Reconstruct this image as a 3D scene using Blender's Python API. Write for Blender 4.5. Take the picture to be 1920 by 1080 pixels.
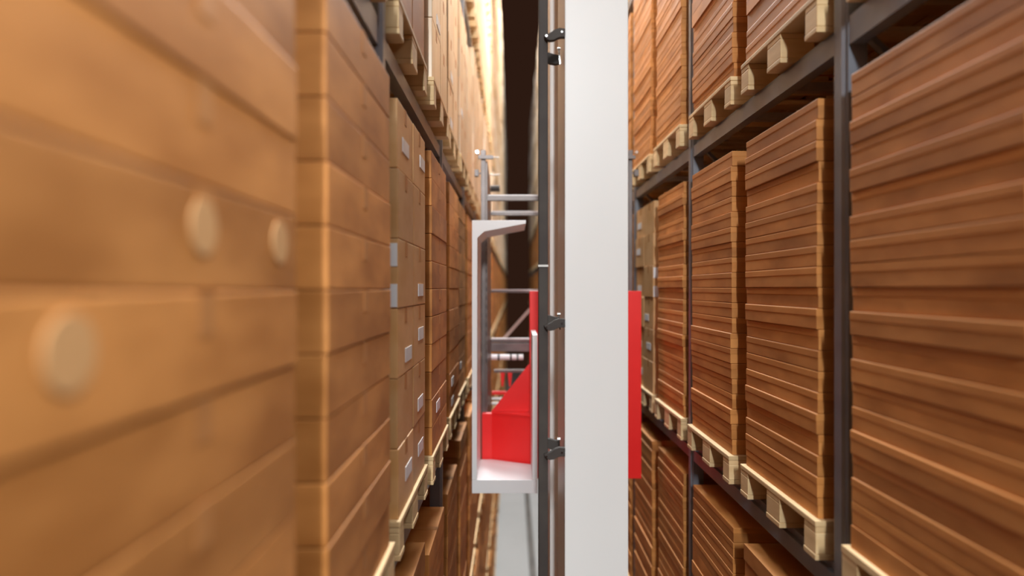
import bpy, bmesh, math, random
from mathutils import Vector
random.seed(7)
sc = bpy.context.scene
col = sc.collection
for o in list(bpy.data.objects): bpy.data.objects.remove(o)

# ------------------------------------------------------------------ camera
F = 1250.0                                   # focal length in pixels of the 1920 wide frame
cam_d = bpy.data.cameras.new('camera'); cam = bpy.data.objects.new('camera', cam_d); col.objects.link(cam)
cam.location = (0, 0, 0); cam.rotation_euler = (math.radians(90), 0, 0)
cam_d.sensor_width = 36; cam_d.lens = 36 * F / 1920
cam_d.clip_start = .02; cam_d.clip_end = 200
cam_d.dof.use_dof = True; cam_d.dof.focus_distance = 3.3; cam_d.dof.aperture_fstop = 0.8
sc.camera = cam

# ------------------------------------------------------------------ world, exposure, large lights
sc.view_settings.view_transform = 'Standard'; sc.view_settings.look = 'None'
sc.view_settings.exposure = 0.0; sc.view_settings.gamma = 1; sc.view_settings.use_curve_mapping = False
w = bpy.data.worlds.new('world'); sc.world = w; w.use_nodes = True
w.node_tree.nodes['Background'].inputs[0].default_value = (.0250, .0103, .0060, 1)
w.node_tree.nodes['Background'].inputs[1].default_value = 1.0
sc.cycles.max_bounces = 8; sc.cycles.diffuse_bounces = 5

def area(name, loc, size, size_y, power, rot=(0, 0, 0), colr=(.96, .995, 1.0)):
    d = bpy.data.lights.new(name, 'AREA'); d.shape = 'RECTANGLE'; d.size = size; d.size_y = size_y
    d.energy = power; d.color = colr
    o = bpy.data.objects.new(name, d); col.objects.link(o); o.location = loc; o.rotation_euler = rot
    return o
# rows of lamps over the aisle, above the racking
area('aisle_lamps', (.345, -11, 12.2), 1.3, 18, 900)
area('aisle_lamps', (.345, 6, 12.2), 1.3, 16, 500)
area('aisle_lamps', (.345, 20.5, 12.2), 1.3, 11, 3600)
# unseen fill lights, added above the view and behind the camera for brightness
area('fill_light', (.345, 5.2, 4.4), .6, 2.2, 115, (0, math.radians(20), 0))
area('fill_light', (.345, 10.5, 6.2), .7, 3.0, 620, (0, math.radians(6), 0))
side_fill = area('fill_light', (.80, -.3, 2.5), .4, 1.6, 72, (0, math.radians(42), 0)); side_fill.data.spread = math.radians(110)
area('fill_light', (-.24, -9, 4.4), .26, 1.8, 930, (math.radians(72), 0, 0))

# ------------------------------------------------------------------ materials
def mat(name, base, rough=.6, metal=0, spec=.5, coat=0):
    m = bpy.data.materials.new(name); m.use_nodes = True
    b = m.node_tree.nodes['Principled BSDF']
    b.inputs['Base Color'].default_value = (*base, 1); b.inputs['Roughness'].default_value = rough
    b.inputs['Metallic'].default_value = metal; b.inputs['Specular IOR Level'].default_value = spec
    b.inputs['Coat Weight'].default_value = coat
    return m
def noisy(name, c1, c2, scale=3, rough=.6, metal=0, spec=.5, vary=0.0, stretch=(1, 1, 1), detail=3, bump=0, coat=0, coords='Object', lo=.35, hi=.65):
    m = mat(name, c1, rough, metal, spec, coat); nt = m.node_tree; N = nt.nodes; L = nt.links
    b = N['Principled BSDF']
    tc = N.new('ShaderNodeTexCoord'); mp = N.new('ShaderNodeMapping'); mp.inputs['Scale'].default_value = stretch
    src = tc.outputs[coords]
    oi = N.new('ShaderNodeObjectInfo'); geo = N.new('ShaderNodeNewGeometry')
    add = N.new('ShaderNodeMath'); add.operation = 'ADD'
    L.new(oi.outputs['Random'], add.inputs[0]); L.new(geo.outputs['Random Per Island'], add.inputs[1])
    fr = N.new('ShaderNodeMath'); fr.operation = 'FRACT'; L.new(add.outputs[0], fr.inputs[0])
    if vary:
        sh = N.new('ShaderNodeVectorMath'); sh.operation = 'SCALE'; sh.inputs[0].default_value = (9, 5, 13)
        L.new(fr.outputs[0], sh.inputs['Scale'])
        ad = N.new('ShaderNodeVectorMath'); ad.operation = 'ADD'; L.new(src, ad.inputs[0]); L.new(sh.outputs[0], ad.inputs[1])
        L.new(ad.outputs[0], mp.inputs[0])
    else: L.new(src, mp.inputs[0])
    nz = N.new('ShaderNodeTexNoise'); nz.inputs['Scale'].default_value = scale; nz.inputs['Detail'].default_value = detail
    L.new(mp.outputs[0], nz.inputs['Vector'])
    rp = N.new('ShaderNodeMapRange'); rp.inputs[1].default_value = lo; rp.inputs[2].default_value = hi; L.new(nz.outputs['Fac'], rp.inputs[0])
    mx = N.new('ShaderNodeMix'); mx.data_type = 'RGBA'
    mx.inputs[6].default_value = (*c1, 1); mx.inputs[7].default_value = (*c2, 1)
    L.new(rp.outputs[0], mx.inputs[0]); out = mx.outputs[2]
    if vary:
        hs = N.new('ShaderNodeHueSaturation'); mr = N.new('ShaderNodeMapRange')
        mr.inputs[3].default_value = 1 - vary; mr.inputs[4].default_value = 1 + vary
        L.new(fr.outputs[0], mr.inputs[0]); L.new(mr.outputs[0], hs.inputs['Value']); L.new(out, hs.inputs['Color']); out = hs.outputs[0]
    L.new(out, b.inputs['Base Color'])
    if bump:
        bp = N.new('ShaderNodeBump'); bp.inputs['Strength'].default_value = bump; bp.inputs['Distance'].default_value = .01
        L.new(nz.outputs['Fac'], bp.inputs['Height']); L.new(bp.outputs[0], b.inputs['Normal'])
    return m
M_card = noisy('cardboard', (.40, .150, .032), (.62, .262, .070), 2.4, .62, vary=.14, spec=.35, stretch=(1, 1.2, 3), bump=.05, coat=0)
M_cardlid = noisy('cardboard_lid', (.52, .204, .048), (.60, .252, .066), 3.0, .6, vary=.12, spec=.35, stretch=(1, 1.2, 3))
M_cardpale = noisy('cardboard_pale', (.60, .32, .12), (.68, .40, .18), 4, .5, vary=.15, stretch=(1, 1, 2))
M_film_lit = noisy('lit_wrapped_cardboard', (.66, .44, .25), (.80, .64, .46), 4, .3, vary=.12, stretch=(1, 2, .3), spec=.6)  # lamp brightness painted into the film-wrapped cartons as a paler colour
M_disc = mat('plain_tan', (.62, .34, .14), .6)
M_tape = mat('packing_tape', (.50, .215, .065), .55, spec=.3)
M_label = noisy('label_paper', (.72, .74, .78), (.82, .83, .85), 8, .4)
M_wood = noisy('pallet_wood', (.66, .45, .225), (.78, .57, .31), 5, .7, vary=.10, stretch=(1, 1, 4))
M_steel = noisy('rack_steel', (.18, .195, .235), (.23, .245, .28), 6, .4, metal=.25)
M_galv = noisy('galvanised_steel', (.42, .40, .38), (.55, .53, .5), 10, .4, metal=.5)
M_mast = noisy('mast_paint', (.80, .80, .79), (.84, .84, .83), 1.5, .38, stretch=(1, 1, .5))
M_cab = noisy('cab_paint', (.80, .79, .80), (.83, .82, .83), 2, .35)
M_red = noisy('red_paint', (.80, .012, .011), (.84, .018, .016), 3, .42)
M_dark = noisy('dark_steel', (.055, .046, .042), (.07, .06, .053), 8, .62, metal=0, spec=.25)
M_frame = noisy('carriage_steel', (.13, .11, .105), (.18, .155, .15), 8, .38, metal=.35)
M_brown = noisy('guide_steel', (.28, .20, .17), (.33, .24, .20), 3, .42, metal=.3)
M_chrome = mat('bright_steel', (.8, .8, .8), .15, 1)
M_rubber = mat('black_rubber', (.02, .02, .02), .6)
M_floor = noisy('concrete_floor', (.36, .355, .345), (.42, .41, .40), .35, .45, detail=6)
M_rail = noisy('rail_steel', (.13, .12, .11), (.18, .165, .15), 1.5, .5, metal=.2)

# ------------------------------------------------------------------ mesh helpers
class MB:
    def __init__(s): s.v = []; s.f = []; s.m = []
    def box(s, x0, x1, y0, y1, z0, z1, mi=0):
        if x0 > x1: x0, x1 = x1, x0
        if y0 > y1: y0, y1 = y1, y0
        if z0 > z1: z0, z1 = z1, z0
        n = len(s.v)
        s.v += [(x0,y0,z0),(x1,y0,z0),(x1,y1,z0),(x0,y1,z0),(x0,y0,z1),(x1,y0,z1),(x1,y1,z1),(x0,y1,z1)]
        for f in ((0,3,2,1),(4,5,6,7),(0,1,5,4),(1,2,6,5),(2,3,7,6),(3,0,4,7)):
            s.f.append(tuple(n+i for i in f)); s.m.append(mi)
        return s
    def prism(s, pts, axis, a, b, mi=0):
        """polygon pts (two coordinates) extruded along axis from a to b"""
        n = len(s.v); k = len(pts)
        def mk(p, t):
            return {'x': (t, p[0], p[1]), 'y': (p[0], t, p[1]), 'z': (p[0], p[1], t)}[axis]
        s.v += [mk(p, a) for p in pts] + [mk(p, b) for p in pts]
        s.f.append(tuple(n+i for i in range(k))); s.f.append(tuple(n+k+i for i in reversed(range(k)))); s.m += [mi, mi]
        for i in range(k):
            j = (i+1) % k
            s.f.append((n+i, n+k+i, n+k+j, n+j)); s.m.append(mi)
        return s
    def tube(s, p, q, r, seg=12, mi=0):
        p = Vector(p); q = Vector(q); d = (q-p).normalized()
        u = d.cross(Vector((0, 0, 1)) if abs(d.z) < .9 else Vector((1, 0, 0))).normalized(); v = d.cross(u)
        n = len(s.v)
        for c in (p, q):
            for i in range(seg):
                a = 2*math.pi*i/seg; s.v.append(tuple(c + u*math.cos(a)*r + v*math.sin(a)*r))
        for i in range(seg):
            j = (i+1) % seg; s.f.append((n+i, n+j, n+seg+j, n+seg+i)); s.m.append(mi)
        s.f.append(tuple(n+i for i in reversed(range(seg)))); s.f.append(tuple(n+seg+i for i in range(seg))); s.m += [mi, mi]
        return s
    def bar(s, p, q, w, h, mi=0):
        """rectangular bar between two points"""
        p = Vector(p); q = Vector(q); d = (q-p).normalized()
        u = d.cross(Vector((0, 0, 1)) if abs(d.z) < .95 else Vector((1, 0, 0))).normalized()*w/2; v = d.cross(u).normalized()*h/2
        n = len(s.v)
        for c in (p, q):
            for a, b in ((-1,-1),(1,-1),(1,1),(-1,1)): s.v.append(tuple(c + u*a + v*b))
        for f in ((0,1,2,3),(7,6,5,4),(0,4,5,1),(1,5,6,2),(2,6,7,3),(3,7,4,0)):
            s.f.append(tuple(n+i for i in f)); s.m.append(mi)
        return s
    def mesh(s, name, mats, bev=0):
        me = bpy.data.meshes.new(name); me.from_pydata(s.v, [], s.f)
        if not isinstance(mats, (list, tuple)): mats = [mats]
        for m in mats: me.materials.append(m)
        me.polygons.foreach_set('material_index', s.m)
        bm = bmesh.new(); bm.from_mesh(me)
        bmesh.ops.recalc_face_normals(bm, faces=bm.faces)
        if bev: bmesh.ops.bevel(bm, geom=list(bm.edges), offset=bev, segments=2, affect='EDGES', profile=.6)
        bm.to_mesh(me); bm.free(); me.update()
        return me
def link(name, me, parent=None, loc=(0, 0, 0), scale=None):
    o = bpy.data.objects.new(name, me); col.objects.link(o); o.location = loc
    if parent: o.parent = parent
    if scale: o.scale = scale
    return o
def tag(o, label=None, cat=None, group=None, kind=None):
    if label: o['label'] = label
    if cat: o['category'] = cat
    if group: o['group'] = group
    if kind: o['kind'] = kind
    return o
def empty(name, loc=(0, 0, 0)):
    o = bpy.data.objects.new(name, None); col.objects.link(o); o.location = loc; o.empty_display_size = .1
    return o
def copy_tree(o, loc):
    c = o.copy(); col.objects.link(c); c.location = loc
    for ch in o.children:
        d = ch.copy(); col.objects.link(d); d.parent = c; d.matrix_parent_inverse = ch.matrix_parent_inverse.copy()
    return c
ORD = ['zeroth','first','second','third','fourth','fifth','sixth','seventh','eighth','ninth','tenth','eleventh','twelfth','thirteenth',
       'fourteenth','fifteenth','sixteenth','seventeenth','eighteenth','nineteenth','twentieth']
TENS = {2: 'twenty', 3: 'thirty', 4: 'forty', 5: 'fifty'}
def ordn(n):
    if n <= 20: return ORD[n]
    t, u = divmod(n, 10)
    return (TENS[t][:-1] + 'ieth') if u == 0 else TENS[t] + '-' + ORD[u]

# ------------------------------------------------------------------ setting
ZF = -7.05
fl = MB().box(-3.2, 4.2, -4, 56, ZF-.2, ZF).mesh('floor', M_floor)
tag(link('floor', fl), kind='structure')

# ------------------------------------------------------------------ racking: numbers
PITCH_Z = 1.92; PB0 = -.994; PH = .144       # level pitch, underside of the eye-level pallets, pallet height
BAY = 1.94; Y0 = 2.32                        # bay length, first upright ahead of the camera
PAL_X = {1: 1.10, -1: -.403}                  # aisle ends of the pallets
KEND = {1: 20, -1: 23}                       # last bay of each rack
SIDE = {1: 'right', -1: 'left'}
LEVELS = range(-3, 6)
LEVNAME = {-3: 'lowest shelf by the floor', -2: 'second shelf below eye level', -1: 'first shelf below eye level', 0: 'eye-level shelf',
           1: 'first shelf above eye level', 2: 'second shelf above eye level', 3: 'third shelf above eye level',
           4: 'fourth shelf above eye level', 5: 'topmost shelf'}
def area_px(x, y0, y1, z0, z1):
    """rough visible size of an aisle-side face"""
    y0 = max(y0, .25)
    if y1 <= y0: return 0
    xs = [F*x/y0, F*x/y1]
    a, b = max(min(xs), -960), min(max(xs), 960)
    if b <= a: return 0
    ym = abs(F*x/((abs(a)+abs(b))/2))
    t, u = min(F*z1/ym, 540), max(F*z0/ym, -540)
    if u >= t: return 0
    if x > 0 and b < 98: return (b-a)*(t-u)*.3          # behind the mast
    return (b-a)*(t-u)

# ------------------------------------------------------------------ upright frames
ZTOP = PB0 + 5*PITCH_Z + 1.2
def post_mesh():
    # open steel section with lips, rolled face to the aisle
    w, d, t, li = .050, .075, .006, .018
    pts = [(0, -w*.45), (0, w*.45), (.010, w*.6), (.010, w), (d, w), (d, w-li), (d-t, w-li), (d-t, w-t), (.016, w-t), (.016, w*.5), (.007, w*.40),
           (.007, -w*.40), (.016, -w*.5), (.016, -w+t), (d-t, -w+t), (d-t, -w+li), (d, -w+li), (d, -w), (.010, -w), (.010, -w*.6)]
    return MB().prism(pts, 'z', ZF, ZTOP).mesh('upright_post', M_steel)
ME_post = post_mesh()
ME_foot = MB().box(-.03, .11, -.07, .07, ZF, ZF+.012).mesh('foot_plate', M_galv)
ME_diag = MB().bar((.05, 0, 0), (1.03, 0, .96), .03, .02).mesh('diagonal_brace', M_steel)
ME_horz = MB().bar((.05, 0, 0), (1.03, 0, 0), .03, .02).mesh('horizontal_brace', M_steel)
def frame_simple():
    m = MB()
    w = .045
    for x0 in (0, 1.005): m.box(x0, x0+.075, -w, w, ZF, ZTOP)
    for i in range(8):
        z = ZF+.3+i*1.92; m.bar((.05, 0, z), (1.03, 0, z+.96), .03, .02); m.bar((.05, 0, z+1.92), (1.03, 0, z+.96), .03, .02)
    return m.mesh('upright_frame', M_steel)
ME_frame = frame_simple()
POST_X = {1: 1.135, -1: -.445}
for s in (1, -1):
    for k in range(-1, KEND[s]+2):
        y = Y0 + BAY*k; n = k+2 if s == -1 else k+1
        if n == 0: n = 0
        lab = f'tall grey steel upright frame, {ordn(n)} from the camera along the {SIDE[s]} rack' if n > 0 else 'tall grey steel upright frame at the near end of the right rack'
        if k <= 8:
            e = empty('upright_frame', (POST_X[s], y, ZF)); e.scale = (s, 1, 1)
            link('post', ME_post, e, (0, 0, -ZF)); link('post', ME_post, e, (1.08, 0, -ZF)).scale = (-1, 1, 1)
            link('foot_plate', ME_foot, e, (0, 0, -ZF)); link('foot_plate', ME_foot, e, (1.0, 0, -ZF))
            for i in range(8):
                z = .3+i*1.92
                link('brace', ME_diag, e, (0, 0, z))
                b = link('brace', ME_diag, e, (0, 0, z+1.92)); b.scale = (1, 1, -1)
        else:
            e = link('upright_frame', ME_frame, None, (POST_X[s], y, 0)); e.scale = (s, 1, 1)
        tag(e, lab, 'rack frame', 'upright frames of the racking')

# ------------------------------------------------------------------ shelves (front beam, rear beam, support bars) of every bay
def beam(m, x0, x1):
    # box beam with a pressed step along its face
    z1 = 0; z0 = -.098; L0, L1 = .052, BAY-.052
    pts = [(x0, z0), (x1, z0), (x1, z1), (x0+.018, z1), (x0+.018, z1-.028), (x0, z1-.028)]
    m.prism(pts, 'y', L0, L1); return m
ME_fb = beam(MB(), .012, .062).mesh('front_beam', M_steel)
ME_rb = MB().box(1.02, 1.07, .052, BAY-.052, -.098, 0).mesh('rear_beam', M_steel)
ME_sb = MB().box(.063, 1.019, -.02, .02, -.07, -.03).mesh('support_bar', M_galv)
ME_bp = MB().box(.002, .012, -.012, .05, -.17, .03).mesh('end_connector', M_steel)
ms = beam(MB(), .012, .062); ms.box(1.02, 1.07, .052, BAY-.052, -.098, 0)
for yy in (.60, 1.10): ms.box(.063, 1.019, yy-.02, yy+.02, -.07, -.03, 1)
ME_shelf = ms.mesh('rack_shelf', [M_steel, M_galv])
shelves = []
for s in (1, -1):
    for k in range(-1, KEND[s]+1):
        for l in LEVELS:
            z = PB0 + l*PITCH_Z; y = Y0+BAY*k
            shelves.append((area_px(POST_X[s], y, y+BAY, z-.1, z), s, k, l, y, z))
shelves.sort(reverse=True)
rest = MB()
for i, (a, s, k, l, y, z) in enumerate(shelves):
    if i < 300 and a > 0:
        n = k+2
        lab = f'grey steel shelf beams in the {ordn(n)} bay, {SIDE[s]} rack, {LEVNAME[l]}'
        if i < 90:
            e = empty('rack_shelf', (POST_X[s], y, z)); e.scale = (s, 1, 1)
            link('front_beam', ME_fb, e); link('rear_beam', ME_rb, e)
            link('support_bar', ME_sb, e, (0, .6, 0)); link('support_bar', ME_sb, e, (0, 1.1, 0))
        else:
            e = link('rack_shelf', ME_shelf, None, (POST_X[s], y, z)); e.scale = (s, 1, 1)
        tag(e, lab, 'shelf', 'shelf levels of the racking')
    else:
        x = POST_X[s]
        rest.box(x+s*.012, x+s*.062, y+.052, y+BAY-.052, z-.098, z); rest.box(x+s*1.02, x+s*1.07, y+.052, y+BAY-.052, z-.098, z)
tag(link('rack_shelf', rest.mesh('distant_shelves', M_steel)), 'distant grey shelf beams far along both racks', 'shelves', kind='stuff')

# ------------------------------------------------------------------ pallets: origin at aisle end, near corner, underside; depth runs to +x
def bev_box(name, x0, x1, y0, y1, z0, z1, m, b=.004): return MB().box(x0, x1, y0, y1, z0, z1).mesh(name, m, b)
PB = {}
PB['bottom'] = lambda y0, y1: (0, 1.2, y0, y1, 0, .022)
bl_y = ((0, .10), (.3275, .4725), (.70, .80)); bl_x = ((0, .145), (.5275, .6725), (1.055, 1.2))
td_y = ((0, .145), (.1975, .2975), (.3275, .4725), (.5025, .6025), (.655, .80))
pal_parts = []
for y0, y1 in bl_y: pal_parts.append(('bottom_board', (0, 1.2, y0, y1, 0, .022)))
for x0, x1 in bl_x:
    for y0, y1 in bl_y: pal_parts.append(('block', (x0+.002, x1-.002, y0+.001, y1-.001, .022, .100)))
for y0, y1 in bl_y: pal_parts.append(('stringer_board', (.002, 1.198, y0+.002, y1-.002, .100, .122)))
for i in range(9): pal_parts.append(('deck_board', (i*.1325, i*.1325+(.125 if i == 0 else .14 if i == 8 else .10), 0, .8, .122, .144)))
pal_meshes = [(n, bev_box(n, *b, M_wood)) for n, b in pal_parts]
mp_ = MB()
for n, b in pal_parts: mp_.box(*b)
ME_pal = mp_.mesh('wooden_pallet', M_wood)
pallets = []
LOADS = []
for s in (1, -1):
    for k in range(-1, KEND[s]+1):
        for h in (0, 1):
            j = 2*(k+1)+h
            for l in LEVELS:
                y = Y0+BAY*k+(.10, 1.04)[h]; z = PB0+l*PITCH_Z
                dy = random.uniform(-.015, .015); dx = random.uniform(-.012, .012)
                LOADS.append((s, j, l, PAL_X[s]+dx, y+dy, z))
                pallets.append((area_px(PAL_X[s], y, y+.8, z, z+.144), s, j, l, PAL_X[s]+dx, y+dy, z))
pallets.sort(reverse=True)
rest = MB(); proto = None
def place_name(s, j): return ordn(j + (1 if s == -1 else 0))
for i, (a, s, j, l, x, y, z) in enumerate(pallets):
    if i < 300 and a > 0:
        lab = f'pale wooden pallet, {place_name(s, j)} from the camera, {SIDE[s]} rack, {LEVNAME[l]}'
        if i < 44:
            if proto is None:
                proto = e = empty('wooden_pallet', (x, y, z))
                for n, me in pal_meshes: link(n, me, e)
            else: e = copy_tree(proto, (x, y, z))
            e.scale = (s, 1, 1)
        else:
            e = link('wooden_pallet', ME_pal, None, (x, y, z)); e.scale = (s, 1, 1)
        tag(e, lab, 'pallet', 'pallets on the racking')
    else:
        for n, b in pal_parts:
            if n in ('stringer_board', 'block', 'deck_board') and not (n == 'deck_board' and 0 < b[0] < 1):
                rest.box(x+s*b[0], x+s*b[1], y+b[2], y+b[3], z+b[4], z+b[5])
tag(link('wooden_pallet', rest.mesh('distant_pallets', M_wood)), 'distant wooden pallets far along both racks', 'pallets', kind='stuff')

# ------------------------------------------------------------------ cartons
def kind_of(s, j, l):
    r = random.Random(s*1000+j*37+l*7)
    if l == 0 and s == -1 and j == 2: return 'mixed'
    if l == 0 and s == 1 and j == 5: return 'mixed'
    if s == 1: return 'flat' if (l in (-1, 0, 1) and j < 9) or r.random() < .7 else 'case'
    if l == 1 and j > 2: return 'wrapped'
    return r.choice(['case', 'case', 'tall']) if l > 0 else 'case'
SPEC = {'flat': (20, .0775, 1), 'case': (11, .141, 1), 'tall': (5, .31, 2), 'mixed': (6, .2583, 2), 'wrapped': (5, .31, 2)}
DEP = 1.16
def carton_parts(kind):
    n, h, across = SPEC[kind]; wy = .752/across - (.004 if across > 1 else 0)
    g = .0015
    if kind == 'flat':
        return [('tray', MB().box(.0014, DEP, .001, wy-.001, 0, h-g).mesh('tray', M_card, .003), 0),
                ('lid', MB().box(0, DEP+.006, 0, wy, h*.6, h-g+.0004).mesh('lid', M_cardlid, .004), 0)]
    pale = kind in ('mixed', )
    body = MB().box(0, DEP, 0, wy, 0, h-g).mesh('carton_body', M_cardpale if pale else M_film_lit if kind == 'wrapped' else M_card, .004)
    tape = MB().box(-.001, .012, wy*.5-.024, wy*.5+.024, h-.06, h-g+.001).box(-.001, DEP, wy*.5-.024, wy*.5+.024, h-g-.001, h-g+.001).mesh('packing_tape', M_tape)
    return [('carton_body', body, 0), ('packing_tape', tape, 1)]
CP = {k: carton_parts(k) for k in SPEC}
ME_lab = MB().box(-.0025, .002, 0, .11, 0, .10).mesh('shipping_label', M_label)
ME_disc = MB().prism([(.04+.038*math.cos(t*math.pi/10), .045+.038*math.sin(t*math.pi/10)) for t in range(20)], 'x', -.0025, .002).mesh('tan_disc', M_disc)
ME_laby = MB().box(.004, .10, -.0025, .002, 0, .085).mesh('shipping_label', M_label)
ME_lab2 = MB().box(-.0025, .002, 0, .16, 0, .055).mesh('shipping_label', M_label)
cartons = []
for (s, j, l, x, y, z) in LOADS:
    kd = kind_of(s, j, l); n, h, across = SPEC[kd]
    r = random.Random(s*991+j*13+l*3)
    zz = z+PH
    lay = n if (l == 0 or kd == 'flat' and s == 1 and abs(l) < 2) else n - r.choice([0, 0, 0, 1])
    for q in range(lay):
        for a in range(across):
            ox = r.uniform(-.006, .006) if s == 1 else r.uniform(-.0025, .0025); oy = r.uniform(-.003, .003)
            wy = .752/across
            cy = y+.024+a*wy+oy*.3; cx = x+s*((.020 if s > 0 else .012)+ox)
            cartons.append((area_px(PAL_X[s], cy, cy+wy, zz+q*h, zz+(q+1)*h), s, j, l, kd, q, a, cx, cy, zz+q*h, lay))
cartons.sort(key=lambda c: -c[0])
rest = MB(); npro = {}
LOOK = {'flat': 'flat lidded brown carton', 'case': 'wide brown carton', 'tall': 'tall brown carton', 'mixed': 'pale tan carton', 'wrapped': 'light-brightened wrapped carton'}
SHORT = {0: 'eye-level', 1: 'first upper', -1: 'first lower'}
for i, (a, s, j, l, kd, q, ac, x, y, z, lay) in enumerate(cartons):
    n, h, across = SPEC[kd]
    if i < 300 and a > 0 and abs(l) < 2:
        pos = 'bottom' if q == 0 else 'topmost' if q == lay-1 else ordn(q+1)+' from bottom'
        if across > 1: pos += ', nearer half' if ac == 0 else ', farther half'
        lab = f'{LOOK[kd]}, {pos}, {place_name(s, j)} stack, {SHORT[l]} shelf, {SIDE[s]} rack'
        if kd not in npro:
            e = empty('cardboard_carton', (x, y, z)); npro[kd] = e
            for nm, me, _ in CP[kd]: link(nm, me, e)
        else: e = copy_tree(npro[kd], (x, y, z))
        for ch in list(e.children):
            if ch.name.startswith('shipping_label'): bpy.data.objects.remove(ch)
        e.scale = (s, 1, 1)
        e['_i'] = i
        tag(e, lab, 'carton', 'cartons stacked on pallets'); cartons[i] = cartons[i] + (e,)
    else:
        wy = .752/across-.003
        rest.box(x, x+s*DEP, y, y+wy, z, z+h-.003, 1 if kd == 'mixed' else 2 if l >= 2 or kd == 'wrapped' else 0)  # higher levels also get the colour with lamp light painted in
# shipping labels on single cartons
for c in cartons:
    if len(c) < 12: continue
    e = c[11]; s, j, l, kd, q, ac = c[1:7]; del e['_i']
    r = random.Random(j*17+q*5+ac+s)
    h = SPEC[kd][1]
    if s == -1 and l == 0 and j == 0:
        for qq, ly in ((6, .33), (5, .06), (3, .09), (6, .62)):
            if qq == q: link('tan_disc', ME_disc, e, (0, ly, .04))  # flat round tan spots on the nearest left cartons
    elif kd == 'mixed':
        if q == 3 and ac == 0: link('shipping_label', ME_laby, e, (0, 0, .155)); link('shipping_label', ME_laby, e, (0, 0, .005))
        elif r.random() < .6: link('shipping_label', ME_lab2, e, (0, r.uniform(.08, .2), .03+r.random()*.08))
    elif kd in ('case', 'tall', 'wrapped') and j != 1 and r.random() < .10 and h > .12:
        link('shipping_label', ME_lab2, e, (0, r.uniform(.05, .2), .04))
tag(link('cardboard_carton', rest.mesh('distant_cartons', [M_card, M_cardpale, M_film_lit])), 'distant brown cartons stacked along both racks', 'cartons', kind='stuff')

# ------------------------------------------------------------------ floor rail
rl = empty('guide_rail', (.515, 0, ZF))
link('rail_foot', MB().box(-.085, .085, -3.8, 52, 0, .02).mesh('rail_foot', M_rail), rl)
link('rail_web', MB().box(-.012, .012, -3.8, 52, .02, .10).mesh('rail_web', M_rail), rl)
link('rail_head', MB().box(-.05, .05, -3.8, 52, .10, .14).mesh('rail_head', M_rail, .006), rl)
tag(rl, 'dark steel floor rail running along the aisle under the crane', 'rail')

# ------------------------------------------------------------------ crane mast
mast = empty('crane_mast', (.343, 2.7, ZF+.14))
ZM = -(ZF+.14)
def part(name, me, root, bl=None):
    """mesh given in world coordinates, parented to its thing"""
    o = link(name, me, root, tuple(-c for c in root.location)); 
    if bl: o['label'] = bl
    return o
def sub(name, me, parent): return link(name, me, parent)
tag(mast, 'tall white painted box mast of the stacker crane in mid aisle', 'mast')
part('column', MB().box(.214, .471, 2.70, 3.11, ZF+.14, 10.9).mesh('column', M_mast, .004), mast)
part('rear_column', MB().box(.222, .463, 3.92, 4.30, ZF+.14, 10.9).mesh('rear_column', M_mast, .012), mast)
for z in (-5.2, -2.2, 1.9, 4.9, 7.9):
    part('tie_plate', MB().box(.24, .445, 3.111, 3.919, z-.09, z+.09).mesh('tie_plate', M_mast, .004), mast)
tb = part('cable_duct', MB().box(.108, .146, 2.70, 2.76, ZF+.2, 10.6).mesh('cable_duct', M_dark, .004), mast, 'dark steel duct')
sub('joint', MB().box(.106, .1475, 2.697, 2.765, .086, .094).mesh('joint', M_galv), tb)
def clamp(z, flip=1):
    # bent strap from the mast corner to the duct
    def P(u, v): return (u, z+v)
    top = [P(.2135, .026), P(.190, .028), P(.172, .022), P(.158, .012), P(.147, .006), P(.128, .000)]
    bot = [P(.136, -.014), P(.150, -.022), P(.168, -.020), P(.182, -.012), P(.196, -.008), P(.2135, -.008)]
    c = part('clamp', MB().prism(top+bot, 'y', 2.672, 2.698).mesh('clamp', M_dark, .002), mast)
    sub('bolt', MB().tube((.200, 2.666, z+.010), (.200, 2.70, z+.010), .004).mesh('bolt', M_chrome), c)
    sub('bolt', MB().tube((.138, 2.666, z-.006), (.138, 2.70, z-.006), .004).mesh('bolt', M_chrome), c)
    t2 = [(.2035, z+.014), (.180, z+.018), (.160, z+.024), (.147, z+.026), (.147, z-.012), (.160, z-.020), (.184, z-.024), (.2035, z-.020)]
    return c, t2
for z, zb in ((1.015, .975), (-.150, None), (-.668, -.665)):
    c, t2 = clamp(z)
    z2 = zb if zb is not None else z+.01
    t2 = [(.2035, z2+.014), (.180, z2+.018), (.160, z2+.024), (.147, z2+.026), (.147, z2-.012), (.160, z2-.020), (.184, z2-.024), (.2035, z2-.020)]
    part('rear_clamp', MB().prism(t2, 'y', 2.83, 2.855).mesh('rear_clamp', M_dark, .002), mast)
    part('clamp_pin', MB().bar((.196, 2.80, z2+.030), (.202, 2.80, z2-.035), .006, .006).tube((.19, 2.8, z2+.03), (.203, 2.8, z2+.03), .006).mesh('clamp_pin', M_chrome), mast, 'bright pin')

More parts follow.
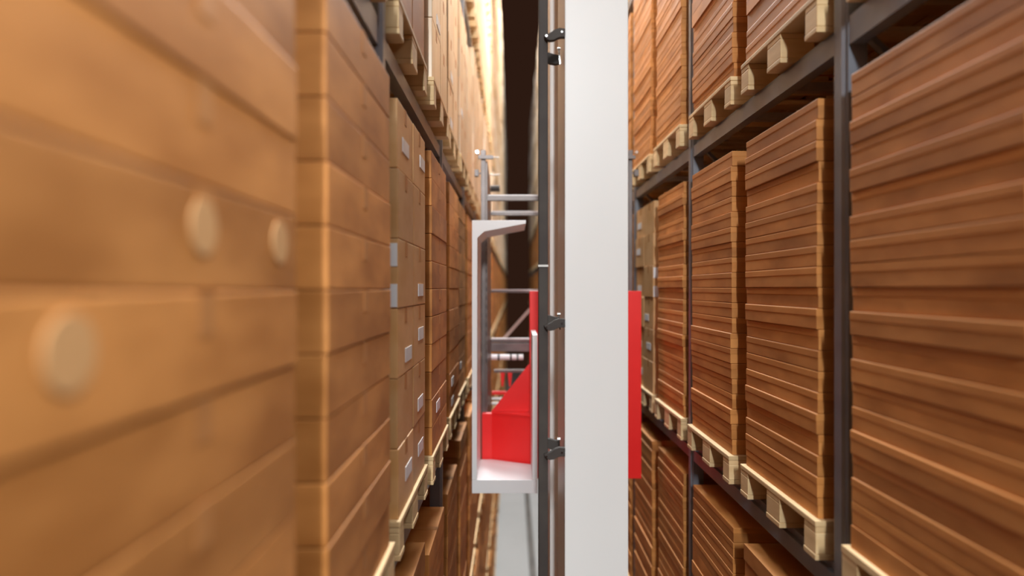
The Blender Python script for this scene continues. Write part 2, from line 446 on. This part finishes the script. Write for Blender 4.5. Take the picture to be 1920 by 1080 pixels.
# ------------------------------------------------------------------ lifting carriage
car = empty('lifting_carriage', (.345, 5.2, -1.43))
tag(car, 'red and dark grey lifting carriage frame behind the white mast', 'lifting carriage')
YF, YR = 5.15, 6.10
for s in (-1, 1):
    cx = .345; xo = cx+s*.585; xi = cx+s*.550
    a, b = sorted((xo, xi))
    p = part('corner_post', MB().box(a, b, YF, YF+.04, -1.42, 1.00).mesh('corner_post', M_frame, .002), car)
    for i in range(24):
        zc = .35 - i*.045
    sl = MB()
    for i in range(14): sl.box(xi-s*.008 if s < 0 else xi-.003, xi+.003 if s < 0 else xi+.008, YF+.0405, YF+.047, .36-i*.07, .33-i*.07)
    sub('slot_strip', sl.mesh('slot_strip', M_rubber), p)
    a, b = sorted((xi, xi-s*.012))
    part('side_plate', MB().prism([(YF+.05, -1.42), (YR, -1.42), (YR, .80), (YF+.75, .97), (YF+.05, .99)], 'x', a, b).mesh('side_plate', M_frame), car)
    a, b = sorted((xo, xi))
    part('rear_post', MB().box(a, b, YR+.001, YR+.05, -1.42, .86).mesh('rear_post', M_frame, .002), car)
    # head with roller and pin
    hd = part('post_head', MB().box(a-.002, b+.002, YF-.01, YF+.05, 1.0, 1.065).mesh('post_head', M_frame, .003), car)
    a2, b2 = sorted((xo+s*.020, xi-s*.062))
    sub('head_bracket', MB().box(a2, b2, YF-.03, YF-.011, .992, 1.020).mesh('head_bracket', M_frame, .002), hd)
    sub('roller', MB().tube((xo+s*.028, YF-.03, 1.045), (xo+s*.028, YF+.02, 1.045), .012, 16).mesh('roller', M_chrome), hd)
    sub('pin', MB().tube((xi-s*.062, YF-.02, 1.006), (xi-s*.105, YF-.02, 1.006), .004).mesh('pin', M_galv), hd)
    a3, b3 = sorted((xo+s*.018, xo+s*.050))
    part('buffer_block', MB().box(a3, b3, YF, YF+.05, .865, .915).box(xo+s*.018, xo, YF+.02, YF+.03, .885, .895).mesh('buffer_block', M_frame, .002), car)
    part('side_pin', MB().tube((xi-s*.013, YR-.3, .985*1.0), (xi-s*.10, YR-.3, .985), .006).mesh('side_pin', M_galv), car)
    part('side_pulley', MB().tube((xi-s*.013, YR-.1, .895), (xi-s*.095, YR-.1, .895), .028, 18).mesh('side_pulley', M_dark), car)
xl, xr = .345-.5505, .345+.5505
def rung(name, y, z, h=.036, m=M_frame, d=.04, x0=xl, x1=xr, bev=.003):
    o = part(name, MB().box(x0+.0125, x1-.0125, y, y+d, z-h, z).mesh(name, m, bev), car)
    return o
rung('cross_bar', YF+.002, .712); rung('cross_bar', YR-.045, .690, .030)
rung('cross_bar', YR-.045, -.022, .020); rung('cross_bar', YR-.045, -.465, .030)
for y, z in ((YF+.002, .712), (YR-.045, .690), (YR-.045, -.022), (YR-.045, -.465)):
    part('bar_cover', MB().box(xl+.02, xr-.02, y-.003, y+.045, z+.0002, z+.009).mesh('bar_cover', M_cab), car, 'white cap strip')
part('cross_beam', MB().box(xl+.0125, xr-.0125, YR-.06, YR-.01, -.575, -.500).mesh('cross_beam', M_frame, .003), car)
wb = part('white_tube', MB().tube((xl+.02, YR-.12, -.620), (.10, YR-.12, -.620), .026, 20).mesh('white_tube', M_cab), car, 'white tube with dark clips')
wc = MB()
for x in (-.12, -.01, .05): wc.tube((x-.008, YR-.12, -.620), (x+.008, YR-.12, -.620), .029, 20)
sub('tube_clips', wc.mesh('tube_clips', M_rubber), wb)
part('diagonal_brace', MB().bar((xl+.10, YR+.02, -.50), (.25, YR+.02, -.10), .02, .03).mesh('diagonal_brace', M_brown), car)
# red plates
part('red_panel', MB().box(.132, .970, 5.00, 5.06, -1.43, -.022).mesh('red_panel', M_red, .003), car, 'red panel')
part('red_rib', MB().box(.132, .1365, 4.915, 4.999, -1.28, -.58).mesh('red_rib', M_red, .001), car, 'red rib')
part('red_gusset', MB().prism([(-.155, -.935), (.131, -.935), (.131, -.575)], 'y', 5.05, 5.07).mesh('red_gusset', M_red, .001), car, 'red triangular gusset')
part('red_shelf', MB().prism([(-.155, 5.045), (.131, 4.90), (.131, 5.10), (-.155, 5.10)], 'z', -.952, -.936).mesh('red_shelf', M_red, .001), car, 'red shelf')
part('red_housing', MB().prism([(-.228, 5.06), (-.153, 5.06), (.131, 4.92), (.131, 5.12), (-.228, 5.12)], 'z', -1.42, -.953).mesh('red_housing', M_red, .002), car, 'red housing')
part('red_crossrail', MB().box(xl+.02, -.05, 6.15, 6.19, -.985, -.955).mesh('red_crossrail', M_red, .003), car, 'red rail')
for z in (-1.02, -1.065):
    part('conveyor_roller', MB().tube((xl+.02, 6.14, z), (.1, 6.14, z), .016, 16).mesh('conveyor_roller', M_galv), car, 'grey roller')
for x in (-.09, -.02):
    part('red_bracket', MB().prism([(x-.022, -.80), (x+.022, -.80), (x+.008, -.93), (x-.008, -.93)], 'y', 6.3, 6.33).mesh('red_bracket', M_red), car, 'small red bracket')
part('fork_rail', MB().box(-.17, .86, 6.30, 6.36, -.80, -.775).mesh('fork_rail', M_frame), car)

# ------------------------------------------------------------------ operator cab
cab = empty('operator_cab', (-.05, 4.5, -1.386))
tag(cab, 'white open operator cab frame left of the mast with slanted canopy arm', 'cab')
CF, CB = 4.50, 5.045
# left wall and canopy arm as one bent sheet section
def cz(py): return (540-py)*4.5/F
def cx_(px): return (px-960)*4.5/F
sec = [(cx_(885), cz(413)), (cx_(986), cz(413)), (cx_(986), cz(419)), (cx_(908), cz(434)), (cx_(895), cz(446)), (cx_(894), cz(899.5)), (cx_(885), cz(899.5))]
part('side_wall', MB().prism(sec, 'y', CF, CB).mesh('side_wall', M_cab, .0015), cab)
part('floor_tray', MB().prism([(cx_(885), CF), (cx_(1008), CF), (cx_(1008), 4.90), (.130, 4.905), (-.153, 5.045), (cx_(885), 5.045)], 'z', cz(925), cz(900)).mesh('floor_tray', M_cab, .0015), cab)
CW = 4.90; pts = [(CF, cz(899.5)), (CW, cz(899.5)), (CW, -.31), (CF, cz(628))]
part('low_wall', MB().prism(pts, 'x', cx_(998.5), cx_(1008)).mesh('low_wall', M_cab, .0015), cab)
